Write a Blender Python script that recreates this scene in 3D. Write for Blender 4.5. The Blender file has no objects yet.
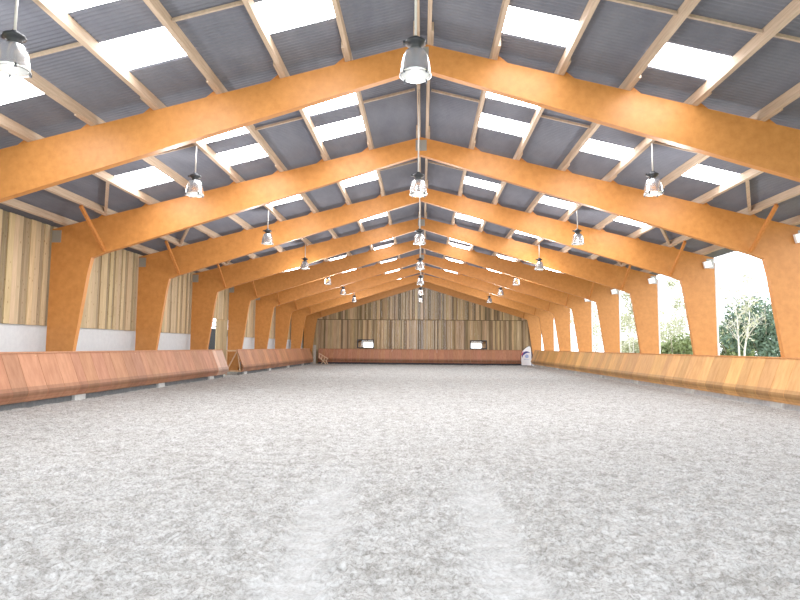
import bpy, math, random
import numpy as np
from mathutils import Vector, Matrix
random.seed(7)
SC = bpy.context.scene
COL = SC.collection

# ------------------------------------------------------------------ helpers
class MB:
    """collects shapes into one mesh"""
    def __init__(s): s.v = []; s.f = []; s.c = []; s.sm = []; s.mi = []
    def add(s, verts, faces, col=(1, 1, 1), smooth=False, mi=0):
        b = len(s.v); s.v += [tuple(p) for p in verts]
        for f in faces:
            s.f.append([b + i for i in f]); s.c.append(col); s.sm.append(smooth); s.mi.append(mi)
        return s
    def box(s, x0, x1, y0, y1, z0, z1, col=(1, 1, 1), mi=0):
        v = [(x0,y0,z0),(x1,y0,z0),(x1,y1,z0),(x0,y1,z0),(x0,y0,z1),(x1,y0,z1),(x1,y1,z1),(x0,y1,z1)]
        return s.add(v, [(0,3,2,1),(4,5,6,7),(0,1,5,4),(1,2,6,5),(2,3,7,6),(3,0,4,7)], col, mi=mi)
    def bar(s, a, b, w, h, up=(0, 0, 1), col=(1, 1, 1)):
        a = Vector(a); b = Vector(b); d = (b - a).normalized(); up = Vector(up)
        r = d.cross(up).normalized(); u = r.cross(d).normalized(); v = []
        for p in (a, b):
            for i, j in ((-1,-1),(1,-1),(1,1),(-1,1)): v.append(p + r*(i*w/2) + u*(j*h/2))
        return s.add(v, [(3,2,1,0),(4,5,6,7),(0,1,5,4),(1,2,6,5),(2,3,7,6),(3,0,4,7)], col)
    def tube(s, pts, rad, n=10, col=(1, 1, 1), cap=True):
        pts = [Vector(p) for p in pts]; rs = rad if isinstance(rad, (list, tuple)) else [rad]*len(pts)
        v = []; f = []
        for k, p in enumerate(pts):
            d = (pts[min(k+1, len(pts)-1)] - pts[max(k-1, 0)]).normalized()
            a = Vector((1, 0, 0)) if abs(d.x) < .8 else Vector((0, 1, 0))
            u = d.cross(a).normalized(); w = d.cross(u)
            for i in range(n):
                t = 2*math.pi*i/n; v.append(p + u*(rs[k]*math.cos(t)) + w*(rs[k]*math.sin(t)))
        for k in range(len(pts)-1):
            for i in range(n):
                f.append((k*n+i, k*n+(i+1) % n, (k+1)*n+(i+1) % n, (k+1)*n+i))
        if cap: f += [tuple(range(n)), tuple(range((len(pts)-1)*n, len(pts)*n))[::-1]]
        return s.add(v, f, col, True)
    def lathe(s, prof, n=28, c=(0, 0, 0), col=(1, 1, 1)):
        v = []; f = []; m = len(prof)
        for r, z in prof:
            for i in range(n):
                t = 2*math.pi*i/n; v.append((c[0]+r*math.cos(t), c[1]+r*math.sin(t), c[2]+z))
        for k in range(m-1):
            for i in range(n): f.append((k*n+i, k*n+(i+1) % n, (k+1)*n+(i+1) % n, (k+1)*n+i))
        return s.add(v, f, col, True)
    def prism(s, poly, y0, y1, col=(1, 1, 1), axis='y'):
        n = len(poly)
        if axis == 'y': v = [(x, y0, z) for x, z in poly] + [(x, y1, z) for x, z in poly]
        else: v = [(y0, x, z) for x, z in poly] + [(y1, x, z) for x, z in poly]
        f = [tuple(range(n)), tuple(range(2*n-1, n-1, -1))] + [(i, n+i, n+(i+1) % n, (i+1) % n) for i in range(n)]
        return s.add(v, f, col)
    def build(s, name, mats, parent=None, normals=True):
        me = bpy.data.meshes.new(name); me.from_pydata(s.v, [], s.f)
        me.polygons.foreach_set('use_smooth', s.sm)
        for m in (mats if isinstance(mats, (list, tuple)) else [mats]): me.materials.append(m)
        me.polygons.foreach_set('material_index', s.mi)
        if any(c != (1, 1, 1) for c in s.c):
            a = me.color_attributes.new('Col', 'FLOAT_COLOR', 'CORNER'); d = []
            for p, c in zip(s.f, s.c): d += [c[0], c[1], c[2], 1.0]*len(p)
            a.data.foreach_set('color', d)
        if normals:
            import bmesh
            bm = bmesh.new(); bm.from_mesh(me); bmesh.ops.recalc_face_normals(bm, faces=bm.faces); bm.to_mesh(me); bm.free()
        o = bpy.data.objects.new(name, me); COL.objects.link(o)
        if parent: o.parent = parent
        return o

def tag(o, label=None, cat=None, group=None, kind=None):
    for k, v in (('label', label), ('category', cat), ('group', group), ('kind', kind)):
        if v: o[k] = v
    return o
def empty(name, loc=(0, 0, 0)):
    o = bpy.data.objects.new(name, None); COL.objects.link(o); o.location = loc; o.empty_display_size = .2; return o
def copy_tree(o, parent=None):
    c = o.copy(); COL.objects.link(c)
    if parent: c.parent = parent
    for ch in o.children: copy_tree(ch, c)
    return c
ORD = ['nearest', 'second', 'third', 'fourth', 'fifth', 'sixth', 'seventh', 'eighth', 'ninth', 'tenth', 'eleventh', 'twelfth']

# ------------------------------------------------------------------ materials
def mat(name, base=(.8, .8, .8), rough=.6, metal=0., spec=.4):
    m = bpy.data.materials.new(name); m.use_nodes = True
    b = m.node_tree.nodes['Principled BSDF']
    b.inputs['Base Color'].default_value = (*base, 1); b.inputs['Roughness'].default_value = rough
    b.inputs['Metallic'].default_value = metal; b.inputs['Specular IOR Level'].default_value = spec
    return m, m.node_tree.nodes, m.node_tree.links, b
def ramp(N, stops):
    r = N.new('ShaderNodeValToRGB'); e = r.color_ramp.elements
    while len(e) < len(stops): e.new(.5)
    for q, (p, c) in zip(e, stops): q.position = p; q.color = (*c, 1)
    return r
def mapped_noise(N, L, scale, nscale, detail=4, rough=.55, src='Position'):
    g = N.new('ShaderNodeNewGeometry') if src == 'Position' else N.new('ShaderNodeTexCoord')
    mp = N.new('ShaderNodeMapping'); mp.inputs['Scale'].default_value = scale
    L.new(g.outputs['Position' if src == 'Position' else 'Object'], mp.inputs['Vector'])
    n = N.new('ShaderNodeTexNoise'); n.inputs['Scale'].default_value = nscale
    n.inputs['Detail'].default_value = detail; n.inputs['Roughness'].default_value = rough
    L.new(mp.outputs[0], n.inputs['Vector']); return n
def bump(N, L, b, h, strength=.3, dist=.01):
    k = N.new('ShaderNodeBump'); k.inputs['Strength'].default_value = strength; k.inputs['Distance'].default_value = dist
    L.new(h, k.inputs['Height']); L.new(k.outputs[0], b.inputs['Normal'])
def wood(name, c0, c1, scale=(2, 2, 2), ns=3, rough=.55, spec=.3, bumps=.15, src='Position', attr=False, knots=None):
    m, N, L, b = mat(name, c0, rough, 0, spec)
    n = mapped_noise(N, L, scale, ns, 6, .62, src)
    r = ramp(N, [(.28, c0), (.72, c1)]); L.new(n.outputs['Fac'], r.inputs[0]); out = r.outputs[0]
    if knots:
        g = N.new('ShaderNodeNewGeometry'); v = N.new('ShaderNodeTexVoronoi'); mp = N.new('ShaderNodeMapping')
        mp.inputs['Scale'].default_value = knots; L.new(g.outputs['Position'], mp.inputs['Vector'])
        L.new(mp.outputs[0], v.inputs['Vector']); v.inputs['Scale'].default_value = 1
        rr = ramp(N, [(.09, (.55, .42, .30)), (.17, (1, 1, 1))]); L.new(v.outputs['Distance'], rr.inputs[0])
        mx = N.new('ShaderNodeMix'); mx.data_type = 'RGBA'; mx.blend_type = 'MULTIPLY'; mx.inputs[0].default_value = .8
        L.new(out, mx.inputs[6]); L.new(rr.outputs[0], mx.inputs[7]); out = mx.outputs[2]
    if attr:
        a = N.new('ShaderNodeVertexColor'); a.layer_name = 'Col'
        mx = N.new('ShaderNodeMix'); mx.data_type = 'RGBA'; mx.blend_type = 'MULTIPLY'; mx.inputs[0].default_value = 1
        L.new(out, mx.inputs[6]); L.new(a.outputs[0], mx.inputs[7]); out = mx.outputs[2]
    L.new(out, b.inputs['Base Color'])
    if bumps: bump(N, L, b, n.outputs['Fac'], bumps, .01)
    return m

M = {}
M['frame'] = wood('orange_glulam', (.49, .184, .042), (.63, .262, .067), (1.2, 3, 1.2), 5, .45, .35, .05)
M['cleat'] = wood('orange_block', (.46, .16, .036), (.60, .23, .06), (3, 3, 3), 5, .5, .3, .05)
M['purlin'] = wood('sawn_softwood', (.42, .31, .225), (.62, .47, .35), (14, .8, 14), 2, .7, .2, .15)
M['batten'] = wood('pale_batten', (.40, .30, .22), (.55, .42, .32), (4, 4, 4), 4, .7, .2, .1)
M['clad_left'] = wood('weathered_larch', (.47, .345, .20), (.66, .51, .325), (9, 9, .5), 2.5, .75, .2, .2, attr=True, knots=(9, 9, 4))
M['clad_far'] = wood('aged_boarding', (.26, .172, .088), (.50, .36, .205), (9, 9, .4), 2.5, .75, .2, .2, attr=True)
M['kick_left'] = wood('red_plywood', (.36, .14, .066), (.53, .245, .13), (2, 3, .5), 2.0, .5, .35, .08, attr=True)
M['kick_right'] = wood('honey_plywood', (.60, .28, .075), (.80, .44, .15), (2, 3, .5), 2.0, .5, .35, .08, attr=True)
M['kick_far'] = wood('far_plywood', (.38, .15, .08), (.50, .23, .13), (6, 3, .8), 2.0, .55, .3, .08, attr=True)
M['stud'] = wood('pale_stud', (.50, .30, .16), (.66, .43, .26), (6, 6, 2), 3, .7, .2, .1)
M['grey_wood'] = wood('grey_post', (.30, .27, .23), (.44, .40, .35), (20, 20, 1), 2, .8, .2, .2)
M['door_wood'] = wood('door_larch', (.46, .34, .19), (.62, .49, .30), (6, 6, .6), 2.5, .75, .2, .15, attr=True)
M['jump_wood'] = wood('bare_pine', (.62, .42, .26), (.76, .56, .38), (4, 4, 4), 3, .6, .25, .1)
M['shutter'] = wood('window_board', (.30, .20, .11), (.42, .30, .18), (8, 8, 1), 3, .7, .2, .1)

def concrete(name, c0, c1):
    m, N, L, b = mat(name, c0, .9, 0, .2)
    n = mapped_noise(N, L, (1, 1, 1), 7, 6, .65); r = ramp(N, [(.3, c0), (.7, c1)])
    L.new(n.outputs['Fac'], r.inputs[0]); L.new(r.outputs[0], b.inputs['Base Color']); bump(N, L, b, n.outputs['Fac'], .3, .01)
    return m
M['footing'] = concrete('pale_concrete', (.40, .40, .39), (.54, .54, .53))
M['plinth'] = concrete('grey_concrete', (.20, .21, .21), (.32, .33, .33))
M['white_panel'] = concrete('white_render', (.60, .615, .64), (.68, .695, .715))
M['outdoor'] = concrete('outdoor_ground', (.22, .24, .12), (.36, .36, .22))
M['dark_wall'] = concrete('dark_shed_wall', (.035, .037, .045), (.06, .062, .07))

def roof_mat():
    m, N, L, b = mat('fibre_cement', (.1, .1, .12), .8, 0, .25)
    n = mapped_noise(N, L, (1, .35, 1), 1.6, 7, .65); r = ramp(N, [(.3, (.125, .132, .168)), (.72, (.19, .195, .23))])
    L.new(n.outputs['Fac'], r.inputs[0]); L.new(r.outputs[0], b.inputs['Base Color'])
    return m
M['roof'] = roof_mat()
def sky_sheet():
    m = bpy.data.materials.new('daylit_sheet'); m.use_nodes = True; N = m.node_tree.nodes; L = m.node_tree.links
    b = N['Principled BSDF']; b.inputs['Base Color'].default_value = (.9, .92, .95, 1); b.inputs['Roughness'].default_value = .5
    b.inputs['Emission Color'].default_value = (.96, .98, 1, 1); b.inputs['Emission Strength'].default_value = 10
    return m
M['sheet'] = sky_sheet()
M['alu'] = mat('polished_aluminium', (.9, .91, .92), .26, .92, .5)[0]
M['black'] = mat('black_metal', (.03, .033, .04), .35, .3, .5)[0]
M['rod'] = mat('white_rod', (.72, .70, .68), .4, .2, .4)[0]
M['lens'] = mat('lamp_glass', (.07, .072, .07), .25, 0, .6)[0]
M['bulb'] = mat('amber_bulb', (.85, .5, .15), .3, 0, .5)[0]
M['steel'] = mat('galvanised', (.38, .38, .37), .45, .6, .5)[0]
M['white'] = mat('white_plastic', (.88, .88, .88), .4, 0, .4)[0]
M['flood_lens'] = mat('white_diffuser', (.95, .96, .97), .3, 0, .5)[0]
_b = M['flood_lens'].node_tree.nodes['Principled BSDF']; _b.inputs['Emission Color'].default_value = (1, 1, 1, 1); _b.inputs['Emission Strength'].default_value = .55
M['window_frame'] = mat('black_window', (.02, .022, .025), .4)[0]
M['blue'] = mat('navy_print', (.04, .045, .22), .6)[0]
M['red'] = mat('red_print', (.55, .04, .05), .6)[0]
M['fabric'] = mat('white_banner', (.80, .80, .84), .7)[0]
M['pale_blue'] = mat('pale_blue_print', (.32, .42, .72), .7)[0]
def glass():
    m = bpy.data.materials.new('clear_glass'); m.use_nodes = True; N = m.node_tree.nodes; L = m.node_tree.links
    b = N['Principled BSDF']; g = N.new('ShaderNodeBsdfGlossy'); g.inputs['Roughness'].default_value = .03
    t = N.new('ShaderNodeBsdfTransparent'); x = N.new('ShaderNodeMixShader'); x.inputs[0].default_value = .06
    L.new(t.outputs[0], x.inputs[1]); L.new(g.outputs[0], x.inputs[2]); L.new(x.outputs[0], N['Material Output'].inputs[0]); N.remove(b)
    return m
M['glass'] = glass()
def leafm(name, c0, c1):
    m, N, L, b = mat(name, c0, .7, 0, .2)
    n = mapped_noise(N, L, (1, 1, 1), 2.2, 3); r = ramp(N, [(.35, c0), (.7, c1)])
    L.new(n.outputs['Fac'], r.inputs[0]); L.new(r.outputs[0], b.inputs['Base Color']); return m
M['fir'] = leafm('fir_green', (.07, .115, .08), (.18, .26, .185))
M['bush'] = leafm('bush_green', (.12, .16, .06), (.30, .36, .17))
M['pale_leaf'] = leafm('pale_twigs', (.40, .42, .27), (.58, .58, .42))  # washed-out distant haze is put into this pale foliage colour
M['bark'] = wood('grey_bark', (.28, .24, .19), (.42, .37, .31), (8, 8, 2), 3, .9, .1, .2)
M['birch'] = wood('birch_bark', (.55, .52, .46), (.78, .76, .72), (3, 3, 12), 3, .8, .2, .1)

# ------------------------------------------------------------------ hall dimensions (metres; y runs down the hall)
Y0, S = 11.2, 5.25                 # first visible frame, frame spacing
FR = [Y0 + S*i for i in range(9)]  # nine frames
YS, YE = 5.6, 53.75                # roof extent
SLOPE = .2505
def top(x): return 7.745 - SLOPE*abs(x)       # top of rafters
PH = .19                                      # purlin depth
def sheet_z(x): return top(x) + PH + .014
PX = [1.45, 2.77, 4.07, 5.36, 6.65, 7.95, 9.25]
TH = .16

# ------------------------------------------------------------------ portal frames
def side_poly(s, pts): return [(s*x, z) for x, z in pts]
def make_frame():
    r = empty('portal_frame')
    for s in (-1, 1):
        w = 'left' if s < 0 else 'right'
        rf = MB().prism(side_poly(s, [(0, 7.21), (9.35, 4.30), (9.68, 4.17), (10.9, top(10.9)), (0, top(0))]), 0, TH).build('rafter', M['frame'], r)
        cl = MB().prism(side_poly(s, [(9.68, 4.17), (9.78, 3.7), (10.27, .18), (10.9, .18), (10.9, top(10.9))]), 0, TH).build('column', M['frame'], r)
        MB().box(*sorted((s*9.84, s*10.91)), -.18, TH+.18, -.15, .18).build('footing', M['footing'], cl)
        MB().bar((s*9.25, -1.35, top(9.25)-.05), (s*9.3, .0, 4.38), .09, .07, (1, 0, 0)).build('knee_brace', M['stud'] if 0 else M['cleat'], r)
        MB().box(*sorted((s*10.62, s*10.89)), -.012, 0, 4.62, 4.98).build('eave_plate', M['steel'], cl)
        for x in PX:
            a = x + .05; b = x + .34
            MB().prism(side_poly(s, [(a, top(a)-.01), (b, top(b)-.01), (b-.05, top(b)+.02), (a, top(a)+.15)]), .01, TH-.01).build('cleat', M['cleat'], rf)
    MB().box(-.16, .16, -.012, 0, 7.34, 7.66).build('apex_plate', M['steel'], rf)
    return r
proto = make_frame()
flab = ['nearest orange timber portal frame, spanning overhead with its legs outside the picture',
        'second orange timber portal frame from the viewer, its left leg the nearest one in view',
        'third orange timber portal frame from the viewer, right leg beside the widest view of trees',
        'fourth orange timber portal frame from the viewer, just before the dark doorway on the left',
        'fifth orange timber portal frame from the viewer, just beyond the dark doorway on the left',
        'sixth orange timber portal frame from the viewer, in the deeper half of the hall',
        'seventh orange timber portal frame from the viewer, third from the far wall',
        'eighth orange timber portal frame from the viewer, last but one before the far wall',
        'farthest orange timber portal frame, standing right against the boarded end wall']
for i, y in enumerate(FR):
    o = proto if i == 0 else copy_tree(proto)
    o.location = (0, y, 0); tag(o, flab[i], 'timber frame', 'orange portal frames along the hall')

# ------------------------------------------------------------------ purlins, one length per bay
BAYS = [(YS, FR[0])] + [(FR[i], FR[i+1]) for i in range(8)]
baytxt = ['before the nearest frame'] + ['between %s and %s frames' % (ORD[i], ORD[i+1]) for i in range(8)]
SKIP_PURLIN = {(0, 4), (0, 6), (0, 8), (1, 8), (2, 8), (3, 8), (4, 7), (4, 8), (5, 7), (5, 8), (6, 5), (6, 6), (6, 7), (6, 8), (7, 6), (7, 7), (7, 8), (8, 0), (8, 5), (8, 6), (8, 7), (8, 8), (9, 0), (9, 5), (9, 6), (9, 7), (9, 8), (10, 8), (11, 8), (12, 7), (12, 8), (13, 7), (13, 8), (14, 5), (14, 6), (14, 7), (14, 8), (15, 0), (15, 6), (15, 7), (15, 8), (16, 0), (16, 5), (16, 6), (16, 7), (16, 8), (17, 0), (17, 5), (17, 6), (17, 7), (17, 8)}    # lengths wholly hidden behind frames or outside the picture
LINES = [(-1, -.06, 'left of the ridge pair'), (1, .17, 'right of the ridge pair')]
for s in (-1, 1):
    for k, x in enumerate(PX):
        LINES.append((s, s*x, '%s line %s of the ridge' % ('first' if k == 0 else ORD[k], 'left' if s < 0 else 'right')))
    LINES.append((s, s*10.45, 'along the %s eave' % ('left' if s < 0 else 'right')))
for li, (s, x, txt) in enumerate(LINES):
    for b, (ya, yb) in enumerate(BAYS):
        if (li, b) in SKIP_PURLIN: continue
        m = MB(); zt = top(x) + (0.0 if abs(x) > .3 else -.0)
        w = .076
        # body, its far end lapped against the next length
        off = .0
        v = []
        for yy in (ya + (TH + .002 if b else 0), yb + TH):
            for xx, dz in ((-w/2, 0), (w/2, 0), (w/2, PH), (-w/2, PH)):
                X = x + xx; v.append((X, yy, top(X) + .001 + dz + .0))
        m.add(v, [(3,2,1,0),(4,5,6,7),(0,1,5,4),(1,2,6,5),(2,3,7,6),(3,0,4,7)])
        # scab piece beside the joint at the far frame
        xs = x + (s*.061)
        m.box(xs-.022, xs+.022, yb-.55, yb-.002, top(xs)+.001, top(xs)+PH-.01)
        o = m.build('purlin', M['purlin'])
        tag(o, 'timber purlin, %s, %s' % (txt, baytxt[b]), 'roof beam', 'timber purlins under the roof')

# ------------------------------------------------------------------ skylight layout: (side, strip) -> list of (y0, y1)
STRIP = {1: (PX[0], PX[1]), 3: (PX[2], PX[3]), 5: (PX[4], PX[5])}
SKY = {(-1, 1): [(9.1, 10.05), (12.9, 13.85), (14.6, 15.6), (19.3, 20.3), (25.1, 26.0), (31.2, 31.75), (33.1, 34.0), (38.6, 39.5), (44.0, 44.85), (49.9, 50.8)],
       (-1, 3): [(7.2, 8.2), (9.1, 10.05), (12.9, 13.85), (14.65, 15.65), (19.3, 20.3), (33.1, 33.95), (38.6, 39.5), (44.9, 45.6)],
       (-1, 5): [(9.1, 10.05), (14.4, 15.6), (33.1, 34.1)],
       (1, 1): [(9.8, 10.65), (12.6, 13.5), (14.45, 15.35), (17.25, 17.7), (20.0, 20.85), (25.6, 26.45), (31.2, 31.95), (32.75, 33.6), (38.4, 39.3), (44.1, 44.85)],
       (1, 3): [(9.8, 10.65), (12.6, 13.4), (14.45, 15.35), (17.25, 17.7), (20.0, 20.85), (25.6, 26.45), (32.75, 33.55), (38.4, 39.25)],
       (1, 5): [(14.4, 15.3), (17.25, 17.7), (20.0, 20.8), (32.8, 33.6)]}
SKY = {k: [(a*q, b*q) for a, b in L] for k, L in SKY.items() for q in [{1: .988, 3: .991, 5: .996}[k[1]]]}
PER, AMP = .095, .011
def wave(y): return AMP*math.cos(2*math.pi*y/PER)
def sheet(m, s, xa, xb, ya, yb, n_per=6, dz=0, both=False):
    n = max(4, int(round((yb-ya)/PER*n_per))); v = []; f = []
    for i in range(n+1):
        y = ya + (yb-ya)*i/n; w = wave(y) + dz
        v.append((s*xa, y, sheet_z(xa)+w)); v.append((s*xb, y, sheet_z(xb)+w))
    for i in range(n): f.append((2*i, 2*i+1, 2*i+3, 2*i+2))
    m.add(v, f, (1, 1, 1), True)
strips = [0] + PX + [11.25]
strip_of = {round(PX[0], 2): 1, round(PX[2], 2): 3, round(PX[4], 2): 5}
for s in (-1, 1):
    m = MB()
    for a, b in zip(strips[:-1], strips[1:]):
        st = strip_of.get(round(a, 2)); y = .6
        if st and (s, st) in SKY:
            for q0, q1 in SKY[(s, st)]:
                sheet(m, s, a, b, y, q0); y = q1
        sheet(m, s, a, b, y, YE)
    o = m.build('ceiling', M['roof'], normals=False); tag(o, 'dark grey corrugated roof sheeting, %s slope' % ('left' if s < 0 else 'right'), 'ceiling', kind='structure')
slab = {1: 'beside the ridge', 3: 'halfway down the slope', 5: 'low on the slope'}
for (s, st), L in SKY.items():
    a, b = STRIP[st]
    for i, (q0, q1) in enumerate(L):
        m = MB(); sheet(m, s, a, b, q0, q1); o = m.build('skylight', M['sheet'], normals=False)
        tag(o, 'bright white translucent skylight sheet, %s in the %s row %s' % (ORD[i], 'left' if s < 0 else 'right', slab[st]), 'skylight', 'skylight sheets in the roof')
# mid-bay battens above the purlins
for b, yb in enumerate([8.8, 13.5, 18.9]):
    for s in (-1, 1):
        pr = [0.2] + PX if s > 0 else [.1] + PX
        for k, (a, c) in enumerate(zip(pr[:-1], pr[1:])):
            if (b, k) in ((0, 0), (2, 2), (2, 4), (2, 5)) or (s > 0 and (b, k) in ((0, 5), (1, 5), (2, 3))): continue
            if k in (1, 6) or any(q0-.6 < yb < q1+.6 for q0, q1 in SKY.get((s, k), [])): continue
            o = MB().bar((s*(a+.05), yb, top(a+.05)+.13), (s*(c-.05), yb, top(c-.05)+.13), .045, .05).build('batten', M['batten'])
            tag(o, 'thin batten, %s purlin gap %s of the ridge, %s' % ('first' if k == 0 else ORD[k], 'left' if s < 0 else 'right', baytxt[b]), 'batten', 'thin battens under the roof sheets')
# short diagonal braces between the two lowest purlins
for i in range(1, 4):
    for s in (-1, 1):
        y = FR[i]
        a = (s*7.99, y-2.3, top(7.99)+.07); c = (s*9.2, y-.2, top(9.2)+.07)
        o = MB().bar(a, c, .08, .1).build('roof_brace', M['purlin'])
        tag(o, 'short diagonal timber brace between low purlins, %s slope, %s' % ('left' if s < 0 else 'right', baytxt[i]), 'brace', 'diagonal roof braces')

# ------------------------------------------------------------------ pendant lamps
LH = 5.19
def make_lamp(drop):
    r = empty('pendant_lamp')
    MB().tube([(0, 0, .50), (0, 0, drop)], .017, 8).build('rod', M['rod'], r)
    h = MB(); h.lathe([(.0, .53), (.05, .53), (.06, .505), (.135, .47), (.14, .44), (.10, .42), (.075, .39), (.085, .35), (.0, .35)], 24)
    h.box(-.17, -.10, -.03, .03, .44, .475); h.build('housing', M['black'], r)
    outer = [(.07, .365), (.10, .36), (.135, .325), (.165, .26), (.185, .18), (.197, .10), (.205, .03), (.215, 0)]
    inner = [(x-.006, z) for x, z in outer[::-1]]
    rl = MB().lathe(outer + inner, 32).build('reflector', M['alu'], r)
    ln = MB().lathe([(0, -.03), (.06, -.028), (.12, -.02), (.17, -.004), (.206, .008), (0, .01)], 28).build('lens', M['lens'], rl)
    for k in range(4):
        t = math.pi/4 + k*math.pi/2
        MB().box(.205*math.cos(t)-.012, .205*math.cos(t)+.012, .205*math.sin(t)-.012, .205*math.sin(t)+.012, -.03, .03).build('clip', M['black'], rl)
    return r
LS = [7.35] + [6.8 + 6.5*i for i in range(1, 7)]
for row, X in (('left', -5.38), ('centre', -.05), ('right', 5.38)):
    p = make_lamp(top(X) - LH)
    for i, y in enumerate(LS):
        if row == 'right' and i == 0: continue
        o = p if (i == 0 or (row == 'right' and i == 1)) else copy_tree(p)
        if row == 'left' and i == 0: y = 7.08
        o.location = (X + (.06 if row == 'left' and i == 0 else 0), y, LH)
        sp = bpy.data.lights.new('lamp_light', 'POINT'); sp.energy = 130; sp.shadow_soft_size = .12; sp.color = (1, .985, .96)
        so = bpy.data.objects.new('lamp_light', sp); COL.objects.link(so); so.location = (X, y, LH - .55)  # fill light added in mid-air below the bell, for beams and roof
        idx = i if row != 'right' else i-1
        t = {'left': 'in the row hanging on the left', 'centre': 'in the row under the ridge', 'right': 'in the row hanging on the right'}[row]
        tag(o, 'silver bell pendant lamp with black cap, %s %s' % (ORD[idx], t), 'pendant lamp', 'pendant lamps')

# ------------------------------------------------------------------ boarded walls
def boards_x(m, y, x0, x1, zlo, zhi, rng, wmin=.11, wmax=.2, dark=.35, depth=.03):
    """vertical boards across x at depth y, facing -y;  zhi may be a function"""
    x = x0
    while x < x1:
        w = rng.uniform(wmin, wmax); e = min(x+w, x1); t = rng.random()
        k = rng.uniform(.75, 1.4) if t > dark else rng.uniform(.4, .65)
        d = depth*rng.choice((0, 0, 1)); tint = (k*rng.uniform(.95, 1.05), k*rng.uniform(.95, 1.03), k*rng.uniform(.9, 1.1))
        za, zb = (zhi(x), zhi(e)) if callable(zhi) else (zhi, zhi)
        yf = y - d
        v = [(x, yf, zlo), (e, yf, zlo), (e, yf, zb), (x, yf, za), (x, y+.04, zlo), (e, y+.04, zlo), (e, y+.04, zb), (x, y+.04, za)]
        m.add(v, [(0,1,2,3),(0,3,7,4),(1,5,6,2),(0,4,5,1),(3,2,6,7)], tint)
        x = e + .004
def boards_y(m, X, y0, y1, zlo, zhi, rng, s, depth=.035):
    """boards on a wall facing the hall at x = X (s = side)"""
    y = y0
    while y < y1:
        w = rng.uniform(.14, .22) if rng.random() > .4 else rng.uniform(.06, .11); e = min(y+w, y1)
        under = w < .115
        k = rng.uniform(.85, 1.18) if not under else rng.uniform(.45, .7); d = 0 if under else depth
        tint = (k, k*rng.uniform(.96, 1.02), k*rng.uniform(.9, 1.05)); xf = X - s*d
        v = [(xf, y, zlo), (xf, e, zlo), (xf, e, zhi), (xf, y, zhi), (X+s*.04, y, zlo), (X+s*.04, e, zlo), (X+s*.04, e, zhi), (X+s*.04, y, zhi)]
        m.add(v, [(0,1,2,3),(0,3,7,4),(1,5,6,2),(0,4,5,1),(3,2,6,7)], tint); y = e + .003
rng = random.Random(3)
D0, D1, DZ = 28.7, 32.75, 3.06            # doorway in the left wall
wl = MB(); wl.box(-11.25, -11.12, YS, D0, -.2, 2.45); wl.box(-11.25, -11.12, D1, YE, -.2, 2.45)
wl = wl.build('wall_left', M['white_panel']); tag(wl, 'white lower wall panel on the left side', 'wall', kind='structure')
c = MB()
boards_y(c, -11.06, YS, D0, 2.16, 5.15, rng, -1); boards_y(c, -11.06, D0, D1, DZ, 5.15, rng, -1); boards_y(c, -11.06, D1, YE+.1, 2.16, 5.15, rng, -1)
c.build('cladding', M['clad_left'], wl, normals=True)['label'] = 'vertical weathered timber boarding'
# sliding door leaves in the doorway
dr = empty('door_1', (-11.16, D0, 0)); tag(dr, 'pale timber sliding door standing partly open', 'door', kind='structure')
for ya, yb in ((0, 29.95-D0), (31.05-D0, D1-D0+.1)):
    m = MB(); y = ya
    while y < yb - .01:
        e = min(y+.16, yb); k = rng.uniform(.85, 1.12); m.box(-.03, .02, y, e-.004, .02, DZ+.05, (k, k, k*.97)); y = e
    m.build('door_leaf', M['door_wood'], dr)
m = MB(); m.box(-.05, .04, 29.95-D0, 31.05-D0, 2.62, 2.68); m.box(-.05, .04, 29.95-D0, 31.05-D0, 2.86, 2.9)
m.build('door_rail', M['grey_wood'], dr)
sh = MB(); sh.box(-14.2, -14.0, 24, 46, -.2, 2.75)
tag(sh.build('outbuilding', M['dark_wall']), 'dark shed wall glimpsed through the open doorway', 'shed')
# far gable wall
YF = 53.5
WIN = [(-5.97, -4.38), (4.46, 6.02)]; WZ = (1.46, 2.29)
m = MB()
xs = [-11.1, WIN[0][0], WIN[0][1], WIN[1][0], WIN[1][1], 11.0]
for i in range(5):
    if i % 2 == 0: boards_x(m, YF, xs[i], xs[i+1], -.1, 4.2, rng)
    else:
        boards_x(m, YF, xs[i], xs[i+1], -.1, WZ[0], rng); boards_x(m, YF, xs[i], xs[i+1], WZ[1], 4.2, rng)
wf = m.build('wall_far', M['clad_far'], normals=True); tag(wf, 'brown vertical boarding of the end wall', 'wall', kind='structure')
m = MB(); boards_x(m, YF-.09, -10.9, 10.9, 4.14, lambda x: min(sheet_z(x)-.03, 7.9), rng)
m.box(-10.9, 10.9, YF-.05, YF+.02, 4.09, 4.14, (.25, .25, .25))
m.build('cladding', M['clad_far'], wf)['label'] = 'upper tier of gable boarding, overlapping the lower tier'
for i, (a, b) in enumerate(WIN):
    w = empty('window_%d' % (i+1), ((a+b)/2, YF, WZ[0])); hw = (b-a)/2; hh = WZ[1]-WZ[0]
    tag(w, 'small black framed window in the end wall, %s of the two' % ('left' if i == 0 else 'right'), 'window', kind='structure')
    f = MB(); t = .1
    f.box(-hw, hw, -.08, .12, 0, t); f.box(-hw, hw, -.08, .12, hh-t, hh); f.box(-hw, -hw+t, -.08, .12, t, hh-t); f.box(hw-t, hw, -.08, .12, t, hh-t)
    f.build('window_frame', M['window_frame'], w)
    MB().box(-hw+t, hw-t, .05, .056, t, hh-t).build('pane', M['glass'], w)
    sx = (-hw+t, -hw+t+.5) if i == 0 else (hw-t-.42, hw-t)
    g = MB(); g.box(sx[0], sx[1], .075, .10, t, hh-t); g.box(-hw+t, hw-t, .075, .10, hh-t-.2, hh-t)
    g.build('shutter', M['shutter'], w)

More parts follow.
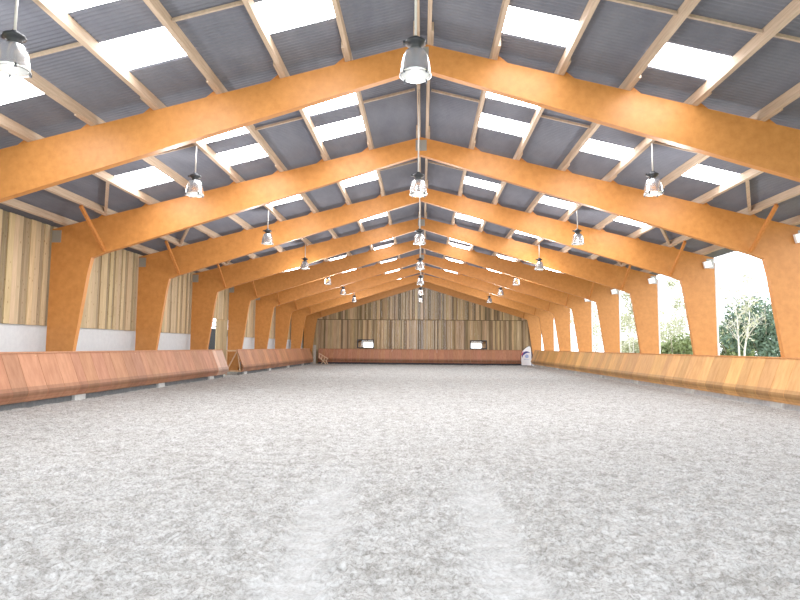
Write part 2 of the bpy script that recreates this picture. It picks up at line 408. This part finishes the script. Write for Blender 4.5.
# ------------------------------------------------------------------ kickboards
PROF = [(10.08, 1.385), (10.02, 1.385), (9.70, .56), (9.655, .47), (9.65, .41), (9.675, .34), (9.72, .26), (9.79, .19), (9.82, .19),
        (9.765, .27), (9.715, .35), (9.705, .41), (9.71, .47), (9.75, .56)]
def kick_profile(m, f, t0, t1, rng, pmin=.4, pmax=.75, spread=.18):
    """f(p, z, t) gives a point for profile coordinate p at distance t along the run; planks vary in tone"""
    t = t0; n = len(PROF)
    while t < t1 - 1e-4:
        e = min(t + rng.uniform(pmin, pmax), t1); k = rng.uniform(1-spread, 1+spread); col = (k, k*rng.uniform(.96, 1.04), k*rng.uniform(.94, 1.06)); g = .012
        ta, tb = t + g/2, e - g/2
        v = [f(p, z, ta) for p, z in PROF] + [f(p, z, tb) for p, z in PROF]
        for i in range(n):
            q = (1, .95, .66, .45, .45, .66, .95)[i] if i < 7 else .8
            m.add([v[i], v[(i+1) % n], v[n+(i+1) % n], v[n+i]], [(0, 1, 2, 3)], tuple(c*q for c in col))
        m.add(v, [tuple(range(n)), tuple(range(2*n-1, n-1, -1))], col); t = e
def kick_run(name, s, ya, yb, material, label, extra=None, pale=None):
    r = empty(name, (s*10.0, ya, 0)); tag(r, label, 'kickboard', 'kickboards round the arena'); inv = Vector((-s*10.0, -ya, 0))
    F = lambda p, z, t: tuple(Vector((s*p, t, z)) + inv)
    rr = random.Random(int(ya*10) + 5*s)
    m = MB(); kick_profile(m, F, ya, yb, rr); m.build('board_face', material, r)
    c = MB(); a = Vector((s*10.04, ya, 1.405)) + inv; b = Vector((s*10.04, yb, 1.405)) + inv; c.bar(a, b, .11, .036); c.build('top_rail', M['kick_cap_left'] if s < 0 else M['kick_cap'], r)
    ys = [ya+.04] + [q + d for q in [Y0-S] + FR for d in (1.75, 3.5) if ya + .4 < q + d < yb - .4] + [yb-.04]
    for y in ys:
        fr = MB(); p = lambda x, z: tuple(Vector((s*x, y, z)) + inv)
        fr.bar(p(10.62, -.02), p(10.62, 1.38), .06, .07, (0, 1, 0)); fr.bar(p(10.08, 1.34), p(10.65, 1.34), .06, .08, (0, 0, 1)); fr.bar(p(10.58, .3), p(10.06, 1.28), .05, .06, (0, 1, 0)); fr.bar(p(9.82, .24), p(10.65, .24), .05, .07, (0, 0, 1)); fr.bar(p(9.83, .2), p(10.02, 1.33), .05, .06, (0, 1, 0))
        fr.build('support_frame', M['stud'], r)
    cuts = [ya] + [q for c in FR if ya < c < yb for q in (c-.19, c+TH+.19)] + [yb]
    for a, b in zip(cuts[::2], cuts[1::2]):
        if b - a > .3: MB().box(*sorted((s*9.93 + inv.x, s*9.97 + inv.x)), a+inv.y, b+inv.y, -.08, .165).build('skirt', M['skirt_left'] if s < 0 else M['skirt_right'], r)  # added strips closing the gap, coloured as shade left and outside light right
    return r, inv
M['skirt_left'] = concrete('dark_skirt', (.10, .105, .11), (.17, .175, .18))  # dark interior under the left boards, painted as a strip
M['skirt_right'] = concrete('grey_skirt', (.30, .32, .35), (.50, .52, .55))  # outside light through the right-hand gap, painted into a paler strip
M['kick_cap_left'] = wood('red_cap', (.42, .18, .09), (.58, .29, .16), (3, 3, 3), 3, .55, .3, .05)
M['kick_cap'] = wood('orange_cap', (.52, .20, .06), (.66, .30, .10), (3, 3, 3), 3, .55, .3, .05)
kick_run('kickboard', -1, YS, 27.4, M['kick_left'], 'long reddish plywood kickboard, nearest on the left side')
M['kick_pale'] = wood('pale_pink_plywood', (.58, .34, .24), (.72, .46, .35), (2, 3, .5), 2.0, .5, .35, .08, attr=True)
kick_run('kickboard', -1, 27.45, 28.85, M['kick_pale'], 'short paler pink kickboard section ending at the left doorway gap')
kick_run('kickboard', -1, 31.25, 51.6, M['kick_left'], 'reddish plywood kickboard on the left beyond the doorway gap, with open braced end')
kick_run('kickboard', 1, YS, 51.6, M['kick_right'], 'long honey coloured kickboard along the open right side')
def far_kick():
    r = empty('kickboard', (0, 52.6, 0)); tag(r, 'dark red kickboard across the far end wall', 'kickboard', 'kickboards round the arena')
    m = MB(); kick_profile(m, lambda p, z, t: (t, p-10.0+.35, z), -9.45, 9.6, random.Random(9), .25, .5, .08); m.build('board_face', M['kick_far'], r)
    MB().bar((-9.45, .37, 1.40), (9.6, .37, 1.40), .1, .03).build('top_rail', M['kick_far_cap'], r)
    MB().box(-9.45, 9.6, .25, .30, -.05, .24).build('support_frame', M['dark_wall'], r)
M['kick_far_cap'] = wood('dark_cap', (.30, .12, .06), (.40, .17, .09), (3, 3, 3), 3, .55, .3, .05)
far_kick()

# ------------------------------------------------------------------ right eave: floodlights and white downpipes
def make_flood():
    r = empty('floodlight')
    hs = MB().box(-.14, .14, -.11, -.03, -.125, .125).build('housing', M['white'], r)
    MB().box(-.12, .12, -.125, -.11, -.105, .105).build('diffuser', M['flood_lens'], hs)
    MB().box(-.04, .04, -.03, .0, -.05, .05).build('bracket', M['steel'], r)
    return r
p = make_flood()
for i in range(1, 6):
    o = p if i == 1 else copy_tree(p); o.location = (10.62, FR[i]-.002, 4.76); o.rotation_euler = (0, -.25, 0)
    tag(o, 'small white floodlight on the outer corner of the %s right-hand leg' % ORD[i], 'floodlight', 'floodlights on the right legs')
for i in range(2, 6):
    m = MB().tube([(10.97, FR[i]+.1, -.22), (10.97, FR[i]+.1, 4.85)], .045, 12)
    o = m.build('downpipe', M['white']); tag(o, 'white downpipe against the outer edge of the %s right-hand leg' % ORD[i], 'pipe', 'white downpipes on the right')

# ------------------------------------------------------------------ things at the far end
o = MB().box(-9.72, -9.50, 51.75, 51.95, -.05, 1.73).build('wooden_post', M['grey_wood'])
tag(o, 'grey weathered wooden post at the far left corner', 'post')
def jump():
    r = empty('wooden_rack', (-8.8, 51.7, 0)); tag(r, 'small bare wood folding rack by the far left corner post', 'rack')
    A, B = Vector((-.38, .12, .98)), Vector((.42, -.05, .52)); C_, D = Vector((-.42, .12, .68)), Vector((.28, -.12, .03))
    MB().bar(A, B, .06, .11, (0, 1, 0)).build('upper_rail', M['jump_wood'], r)
    MB().bar(C_, D, .06, .11, (0, 1, 0)).build('lower_rail', M['jump_wood'], r)
    for t in (.06, .35, .65, .95):
        MB().bar(A.lerp(B, t), C_.lerp(D, t), .05, .07, (0, 1, 0)).build('rung', M['jump_wood'], r)
    MB().bar((-.22, .02, .02), (.12, .02, .40), .05, .07, (0, 1, 0)).build('leg', M['jump_wood'], r)
    MB().bar((.44, .0, .02), (.22, .0, .42), .05, .07, (0, 1, 0)).build('leg', M['jump_wood'], r)
jump()
def banner():
    r = empty('banner_flag', (9.33, 52.05, 0)); tag(r, 'white sail-shaped banner with navy and red swirl at the far right corner', 'banner')
    out = [(-.40, .08), (.42, .08), (.46, .5), (.46, 1.0), (.44, 1.4), (.40, 1.66), (.33, 1.76), (.22, 1.74), (0, 1.62), (-.22, 1.42), (-.36, 1.2), (-.42, .9), (-.43, .5)]
    MB().prism(out, 0, .02).build('sail', M['fabric'], r)
    p = MB(); p.tube([(-.46, .03, 0), (-.47, .03, .8), (-.42, .03, 1.2), (-.26, .03, 1.46), (.0, .03, 1.68), (.28, .03, 1.81)], .022, 8); p.build('pole', M['black'], r)
    MB().tube([(.50, .03, 0), (.51, .03, .6), (.50, .03, 1.3)], .02, 8).build('edge_strip', M['blue'], r)
    MB().box(-.42, .46, -.14, .18, -.01, .05).build('base', M['plinth'], r)
    def arc(cx, cz, r0, r1, a0, a1, yy, n=16):
        poly = [(cx+r1*math.cos(a0+(a1-a0)*i/n), cz+r1*math.sin(a0+(a1-a0)*i/n)) for i in range(n+1)]
        w = lambda i: r1-(r1-r0)*math.sin(math.pi*min(1, (i+.6)/n))
        poly += [(cx+w(i)*math.cos(a0+(a1-a0)*i/n), cz+w(i)*math.sin(a0+(a1-a0)*i/n)) for i in range(n, -1, -1)]
        return MB().prism(poly, yy-.004, yy)
    arc(.04, .92, .20, .40, math.radians(40), math.radians(215), -.002).build('emblem', M['blue'], r)['label'] = 'navy swirl emblem'
    arc(-.02, .98, .30, .38, math.radians(120), math.radians(205), -.006).build('emblem', M['red'], r)['label'] = 'red edge of the swirl emblem'
    MB().prism([(.06+.17*math.cos(t*.5236), .88+.17*math.sin(t*.5236)) for t in range(12)], -.004, 0).build('emblem', M['pale_blue'], r)['label'] = 'pale blue disc in the emblem'
    t = MB()
    for x in (-.18, -.10, -.03, .07, .16, .24): t.box(x-.022, x+.022, -.004, 0, .56, .63)
    t.build('lettering', M['pale_blue'], r)
banner()

# ------------------------------------------------------------------ arena footing (floor)
def vnoise(x, y, seed):
    xi = np.floor(x).astype(np.int64); yi = np.floor(y).astype(np.int64); fx = x - xi; fy = y - yi
    fx = fx*fx*(3-2*fx); fy = fy*fy*(3-2*fy)
    def h(a, b):
        n = (a*374761393 + b*668265263 + seed*1274126177) & 0xffffffff
        n = ((n ^ (n >> 13))*1274126177) & 0xffffffff
        return ((n ^ (n >> 16)) & 0xffff)/65535.0
    return (h(xi, yi)*(1-fx)+h(xi+1, yi)*fx)*(1-fy) + (h(xi, yi+1)*(1-fx)+h(xi+1, yi+1)*fx)*fy
def track(x, y):
    wob = (vnoise(x/.12, y/.12, 21)-.5)*.16 + (vnoise(x/.04, y/.04, 22)-.5)*.08
    a = np.exp(-((x+.81+.035*(y-3.7)+wob)/.25)**4); b = np.exp(-((x-.66-.016*(y-3.7)+wob)/.26)**4)
    fade = 1/(1+np.exp((y-7.3+wob*4)/.22))
    return np.clip(a+b, 0, 1)*fade*(.7+.3*vnoise(x/.09, y/.09, 23))
def height(x, y):
    t = track(x, y)
    n1 = vnoise(x/.085, y/.085, 1); n2 = vnoise(x/.045+7, y/.045, 2); n3 = vnoise(x/.4, y/.4, 3); n4 = vnoise(x/.028, y/.028, 4)
    l = (1-np.abs(2*n1-1))*.036 + (1-np.abs(2*n2-1))*.026 + n4*.012
    rip = .010*np.sin(y/.16*2*math.pi + 2*vnoise(x/.3, y/.3, 8)*3)
    return l*(1-.72*t) + n3*.03*(1-t) + t*(rip*.6 - .012) - .045
def sand():
    V = []; F = []; base = 0
    def patch(x0, x1, y0, y1, d):
        nonlocal base
        nx = int(round((x1-x0)/d))+1; ny = int(round((y1-y0)/d))+1
        X, Y = np.meshgrid(np.linspace(x0, x1, nx), np.linspace(y0, y1, ny)); Z = height(X, Y)
        V.append(np.stack([X, Y, Z], -1).reshape(-1, 3)); i = np.arange(nx*ny).reshape(ny, nx)
        F.append(np.stack([i[:-1, :-1], i[:-1, 1:], i[1:, 1:], i[1:, :-1]], -1).reshape(-1, 4) + base); base += nx*ny
    patch(-5.6, 5.6, 2.6, 8.0, .018)
    patch(-10.6, 10.6, 8.0, 20, .035)
    patch(-10.6, 10.6, 20, 53.2, .07)
    patch(-10.6, -5.6, 2.6, 8.0, .05); patch(5.6, 10.6, 2.6, 8.0, .05); patch(-10.6, 10.6, -3, 2.6, .1)
    V = np.concatenate(V); F = np.concatenate(F)
    me = bpy.data.meshes.new('floor'); me.vertices.add(len(V)); me.vertices.foreach_set('co', V.astype(np.float32).ravel())
    me.loops.add(F.size); me.loops.foreach_set('vertex_index', F.astype(np.int32).ravel())
    me.polygons.add(len(F)); me.polygons.foreach_set('loop_start', np.arange(0, F.size, 4, dtype=np.int32))
    me.update(calc_edges=True); me.polygons.foreach_set('use_smooth', np.ones(len(F), bool))
    a = me.attributes.new('track', 'FLOAT', 'POINT'); a.data.foreach_set('value', track(V[:, 0], V[:, 1]).astype(np.float32))
    m, N, L, b = mat('fibre_sand', (.6, .58, .55), .95, 0, .1)
    g = N.new('ShaderNodeNewGeometry')
    n1 = N.new('ShaderNodeTexNoise'); n1.inputs['Scale'].default_value = 30; n1.inputs['Detail'].default_value = 8; n1.inputs['Roughness'].default_value = .75; n1.inputs['Distortion'].default_value = .6
    n2 = N.new('ShaderNodeTexNoise'); n2.inputs['Scale'].default_value = 1.3; n2.inputs['Detail'].default_value = 5
    L.new(g.outputs['Position'], n1.inputs['Vector']); L.new(g.outputs['Position'], n2.inputs['Vector'])
    r1 = ramp(N, [(.36, (.25, .237, .224)), (.47, (.425, .417, .41)), (.58, (.585, .585, .588))]); L.new(n1.outputs['Fac'], r1.inputs[0])
    n3 = N.new('ShaderNodeTexNoise'); n3.inputs['Scale'].default_value = 5.5; n3.inputs['Detail'].default_value = 6; n3.inputs['Roughness'].default_value = .7; L.new(g.outputs['Position'], n3.inputs['Vector'])
    r3 = ramp(N, [(.38, (.70, .69, .675)), (.56, (1, 1, 1))]); L.new(n3.outputs['Fac'], r3.inputs[0])
    m3 = N.new('ShaderNodeMix'); m3.data_type = 'RGBA'; m3.blend_type = 'MULTIPLY'; m3.inputs[0].default_value = 1; L.new(r1.outputs[0], m3.inputs[6]); L.new(r3.outputs[0], m3.inputs[7])
    r2 = ramp(N, [(.3, (.88, .87, .85)), (.7, (1, 1, 1))]); L.new(n2.outputs['Fac'], r2.inputs[0])
    mx = N.new('ShaderNodeMix'); mx.data_type = 'RGBA'; mx.blend_type = 'MULTIPLY'; mx.inputs[0].default_value = 1
    L.new(m3.outputs[2], mx.inputs[6]); L.new(r2.outputs[0], mx.inputs[7])
    at = N.new('ShaderNodeAttribute'); at.attribute_name = 'track'
    ml = N.new('ShaderNodeMath'); ml.operation = 'MULTIPLY'; ml.inputs[1].default_value = .48; L.new(at.outputs['Fac'], ml.inputs[0])
    m2 = N.new('ShaderNodeMix'); m2.data_type = 'RGBA'; L.new(ml.outputs[0], m2.inputs[0]); L.new(mx.outputs[2], m2.inputs[6]); m2.inputs[7].default_value = (.54, .543, .55, 1)
    L.new(m2.outputs[2], b.inputs['Base Color']); bump(N, L, b, n1.outputs['Fac'], .6, .02)
    me.materials.append(m); o = bpy.data.objects.new('floor', me); COL.objects.link(o)
    tag(o, 'pale grey fibre-sand riding surface with two wheel tracks', 'floor', kind='structure')
sand()
m = MB(); m.box(-150, 150, -60, 200, -.6, -.22)
tag(m.build('ground', M['outdoor']), 'grassy ground outside the hall', 'ground', kind='structure')

# ------------------------------------------------------------------ trees outside on the right
def leaves(m, rng, n, fn, size):
    for _ in range(n):
        p = Vector(fn()); a = Vector((rng.gauss(0, 1), rng.gauss(0, 1), rng.gauss(0, 1))).normalized()
        b = a.orthogonal().normalized(); b.rotate(Matrix.Rotation(rng.random()*6.28, 3, a)); c = a.cross(b)
        k = size*rng.uniform(.6, 1.3)
        m.add([p + b*k, p + c*k*.45, p - b*k, p - c*k*.45], [(0, 1, 2, 3)])
def fir(x, y, h, r, label, n=2600, material='fir'):
    rng = random.Random(int(x*13+y)); t = empty('fir_tree', (x, y, -.25)); tag(t, label, 'tree', 'trees outside on the right')
    MB().tube([(0, 0, 0), (0, 0, h*.95)], [.16, .03], 8).build('trunk', M['bark'], t)
    def pt():
        q = rng.random()**1.4; tier = .75 + .25*math.cos(q*h*9); R = r*(1-q)**.75*tier; a = rng.random()*6.283; d = R*math.sqrt(rng.uniform(.25, 1))
        return (d*math.cos(a), d*math.sin(a), .2 + q*(h-.2) - d*.18 + .1)
    m = MB(); leaves(m, rng, n, pt, .22); m.build('foliage', M[material], t, normals=False)
def bush(x, y, h, r, label, n=2200, material='bush'):
    rng = random.Random(int(x*7+y)); t = empty('shrub', (x, y, -.25)); tag(t, label, 'shrub', 'shrubs outside on the right')
    st = MB()
    for k in range(6):
        a = k*1.05; st.tube([(0, 0, 0), (r*.3*math.cos(a), r*.3*math.sin(a), h*.45), (r*.6*math.cos(a), r*.6*math.sin(a), h*.8)], [.06, .04, .012], 6)
    st.build('stem', M['bark'], t)
    lobes = [(rng.uniform(-.5, .5)*r, rng.uniform(-.5, .5)*r, h*rng.uniform(.3, .75), rng.uniform(.35, .55)) for _ in range(9)]
    def pt():
        l = rng.choice(lobes); d = Vector((rng.gauss(0, 1), rng.gauss(0, 1), rng.gauss(0, 1))).normalized()*(l[3]*r*rng.random()**.4)
        return (l[0]+d.x, l[1]+d.y, max(.1, l[2]+d.z*.9))
    m = MB(); leaves(m, rng, n, pt, .16); m.build('foliage', M[material], t, normals=False)
def birch(x, y, h, label, stems=2, n=1500, lean=.3):
    rng = random.Random(int(x*5+y*3)); t = empty('birch_tree', (x, y, -.25)); tag(t, label, 'tree', 'trees outside on the right')
    tips = []; br = MB()
    for s in range(stems):
        dx = (s-(stems-1)/2)*.5; q = [(dx*.4, 0, 0), (dx*.7+rng.uniform(-.1, .1), 0, h*.3), (dx*1.5+rng.uniform(-.2, .2), rng.uniform(-.3, .3), h*.62), (dx*2.2, rng.uniform(-.3, .3), h)]
        MB().tube(q, [.06, .052, .03, .01], 8).build('trunk', M['birch'], t)
        for k in range(16):
            f = rng.uniform(.32, .98); i = min(2, int(f*3)); P = Vector(q[i]).lerp(Vector(q[i+1]), f*3-i); a = rng.random()*6.283; l = h*.24*(1.15-f)
            E_ = P + Vector((math.cos(a)*l, math.sin(a)*l, l*1.1)); br.tube([P, P.lerp(E_, .5)+Vector((0, 0, .06)), E_], [.018, .011, .005], 5)
            for u in range(4):
                g = P.lerp(E_, rng.uniform(.4, 1)); e2 = g + Vector((rng.gauss(0, .3), rng.gauss(0, .3), rng.uniform(.0, .6))); br.tube([g, e2], [.012, .004], 4); tips += [g, e2]
    br.build('branch', M['birch'], t)
    def pt(): p = rng.choice(tips); return (p.x+rng.gauss(0, .22), p.y+rng.gauss(0, .22), p.z+rng.gauss(0, .22))
    m = MB(); leaves(m, rng, n, pt, .10); m.build('foliage', M['pale_leaf'], t, normals=False)
def at_px(px, Y): return .054 + (px-422)/576.7*Y
TREES = [('birch', 733, 33, 6.0, 0, 'two-stemmed pale birch in the widest right-hand opening'),
         ('firbush', 757, 39, 5.9, 3.0, 'dense dark evergreen right of the two-stemmed birch'),
         ('fir', 741, 55, 6.2, 2.9, 'dark fir behind the two-stemmed birch'),
         ('bush', 725, 47, 4.0, 2.0, 'low dark shrub left of the two-stemmed birch'),
         ('bush', 668, 40, 3.4, 2.1, 'leafy green shrub in the second widest right-hand opening'),
         ('bush', 684, 47, 3.6, 1.9, 'green shrub against the right edge of the second widest right-hand opening'),
         ('birch', 676, 54, 8.0, 0, 'pale thin birch rising behind the leafy shrub'),
         ('birch', 628, 52, 8.5, 0, 'pale birch filling the third widest right-hand opening'),
         ('birch', 646, 50, 7.0, 0, 'pale birch at the right edge of the third widest opening'),
         ('bush', 630, 58, 3.6, 2.4, 'pale shrub at the foot of the third widest opening'),
         ('pale', 665, 61, 6.5, 2.6, 'pale yellowish shrub towering behind the leafy green shrub'),
         ('pale', 617, 67, 6.8, 2.8, 'tall pale shrub at the left of the third widest opening'),
         ('pale', 590, 78, 6.6, 3.0, 'tall pale shrub in the fourth widest right-hand opening'),
         ('pale', 727, 61, 7.4, 2.4, 'tall pale shrub left behind the two-stemmed birch'),
         ('birch', 594, 62, 10.0, 0, 'pale birch seen in the fourth widest right-hand opening'),
         ('birch', 570, 70, 10.0, 0, 'pale birch seen in the fifth widest right-hand opening')]
for k, px, Y, h, r, lab in TREES:
    X = at_px(px, Y)
    if k == 'fir': fir(X, Y, h, r, lab)
    elif k == 'firbush': bush(X, Y, h, r, lab, 5200, 'fir')
    elif k == 'pale': bush(X, Y, h, r, lab, 1500, 'pale_leaf')
    elif k == 'bush': bush(X, Y, h, r, lab, material='bush' if Y < 50 else 'pale_leaf')
    else: birch(X, Y, h, lab, 2, 420 if px == 733 else 2600)

# ------------------------------------------------------------------ light
w = bpy.data.worlds.new('overcast'); SC.world = w; w.use_nodes = True
bg = w.node_tree.nodes['Background']; bg.inputs['Color'].default_value = (.93, .965, 1, 1); bg.inputs['Strength'].default_value = 2.6

# ------------------------------------------------------------------ camera
f, pit, yaw, rol, cx, cz = 576.7, .0811, .0387, .008, .0542, 1.6227
fwd = Vector((-math.sin(yaw), math.cos(yaw), 0)); right = Vector((math.cos(yaw), math.sin(yaw), 0)); up = Vector((0, 0, 1))
Fv = fwd*math.cos(pit) + up*math.sin(pit); U = up*math.cos(pit) - fwd*math.sin(pit)
R2 = right*math.cos(rol) + U*math.sin(rol); U2 = U*math.cos(rol) - right*math.sin(rol)
cam = bpy.data.cameras.new('camera'); co = bpy.data.objects.new('camera', cam); COL.objects.link(co)
cam.sensor_width = 36; cam.lens = f/800*36; cam.clip_end = 500
mt = Matrix((R2, U2, -Fv)).transposed().to_4x4(); mt.translation = (cx, 0, cz); co.matrix_world = mt
SC.camera = co
SC.view_settings.view_transform = 'Standard'; SC.view_settings.look = 'None'; SC.view_settings.exposure = .62; SC.view_settings.gamma = 1.12
SC.cycles.use_denoising = True
SC.cycles.max_bounces = 8; SC.cycles.diffuse_bounces = 5; SC.cycles.transparent_max_bounces = 8
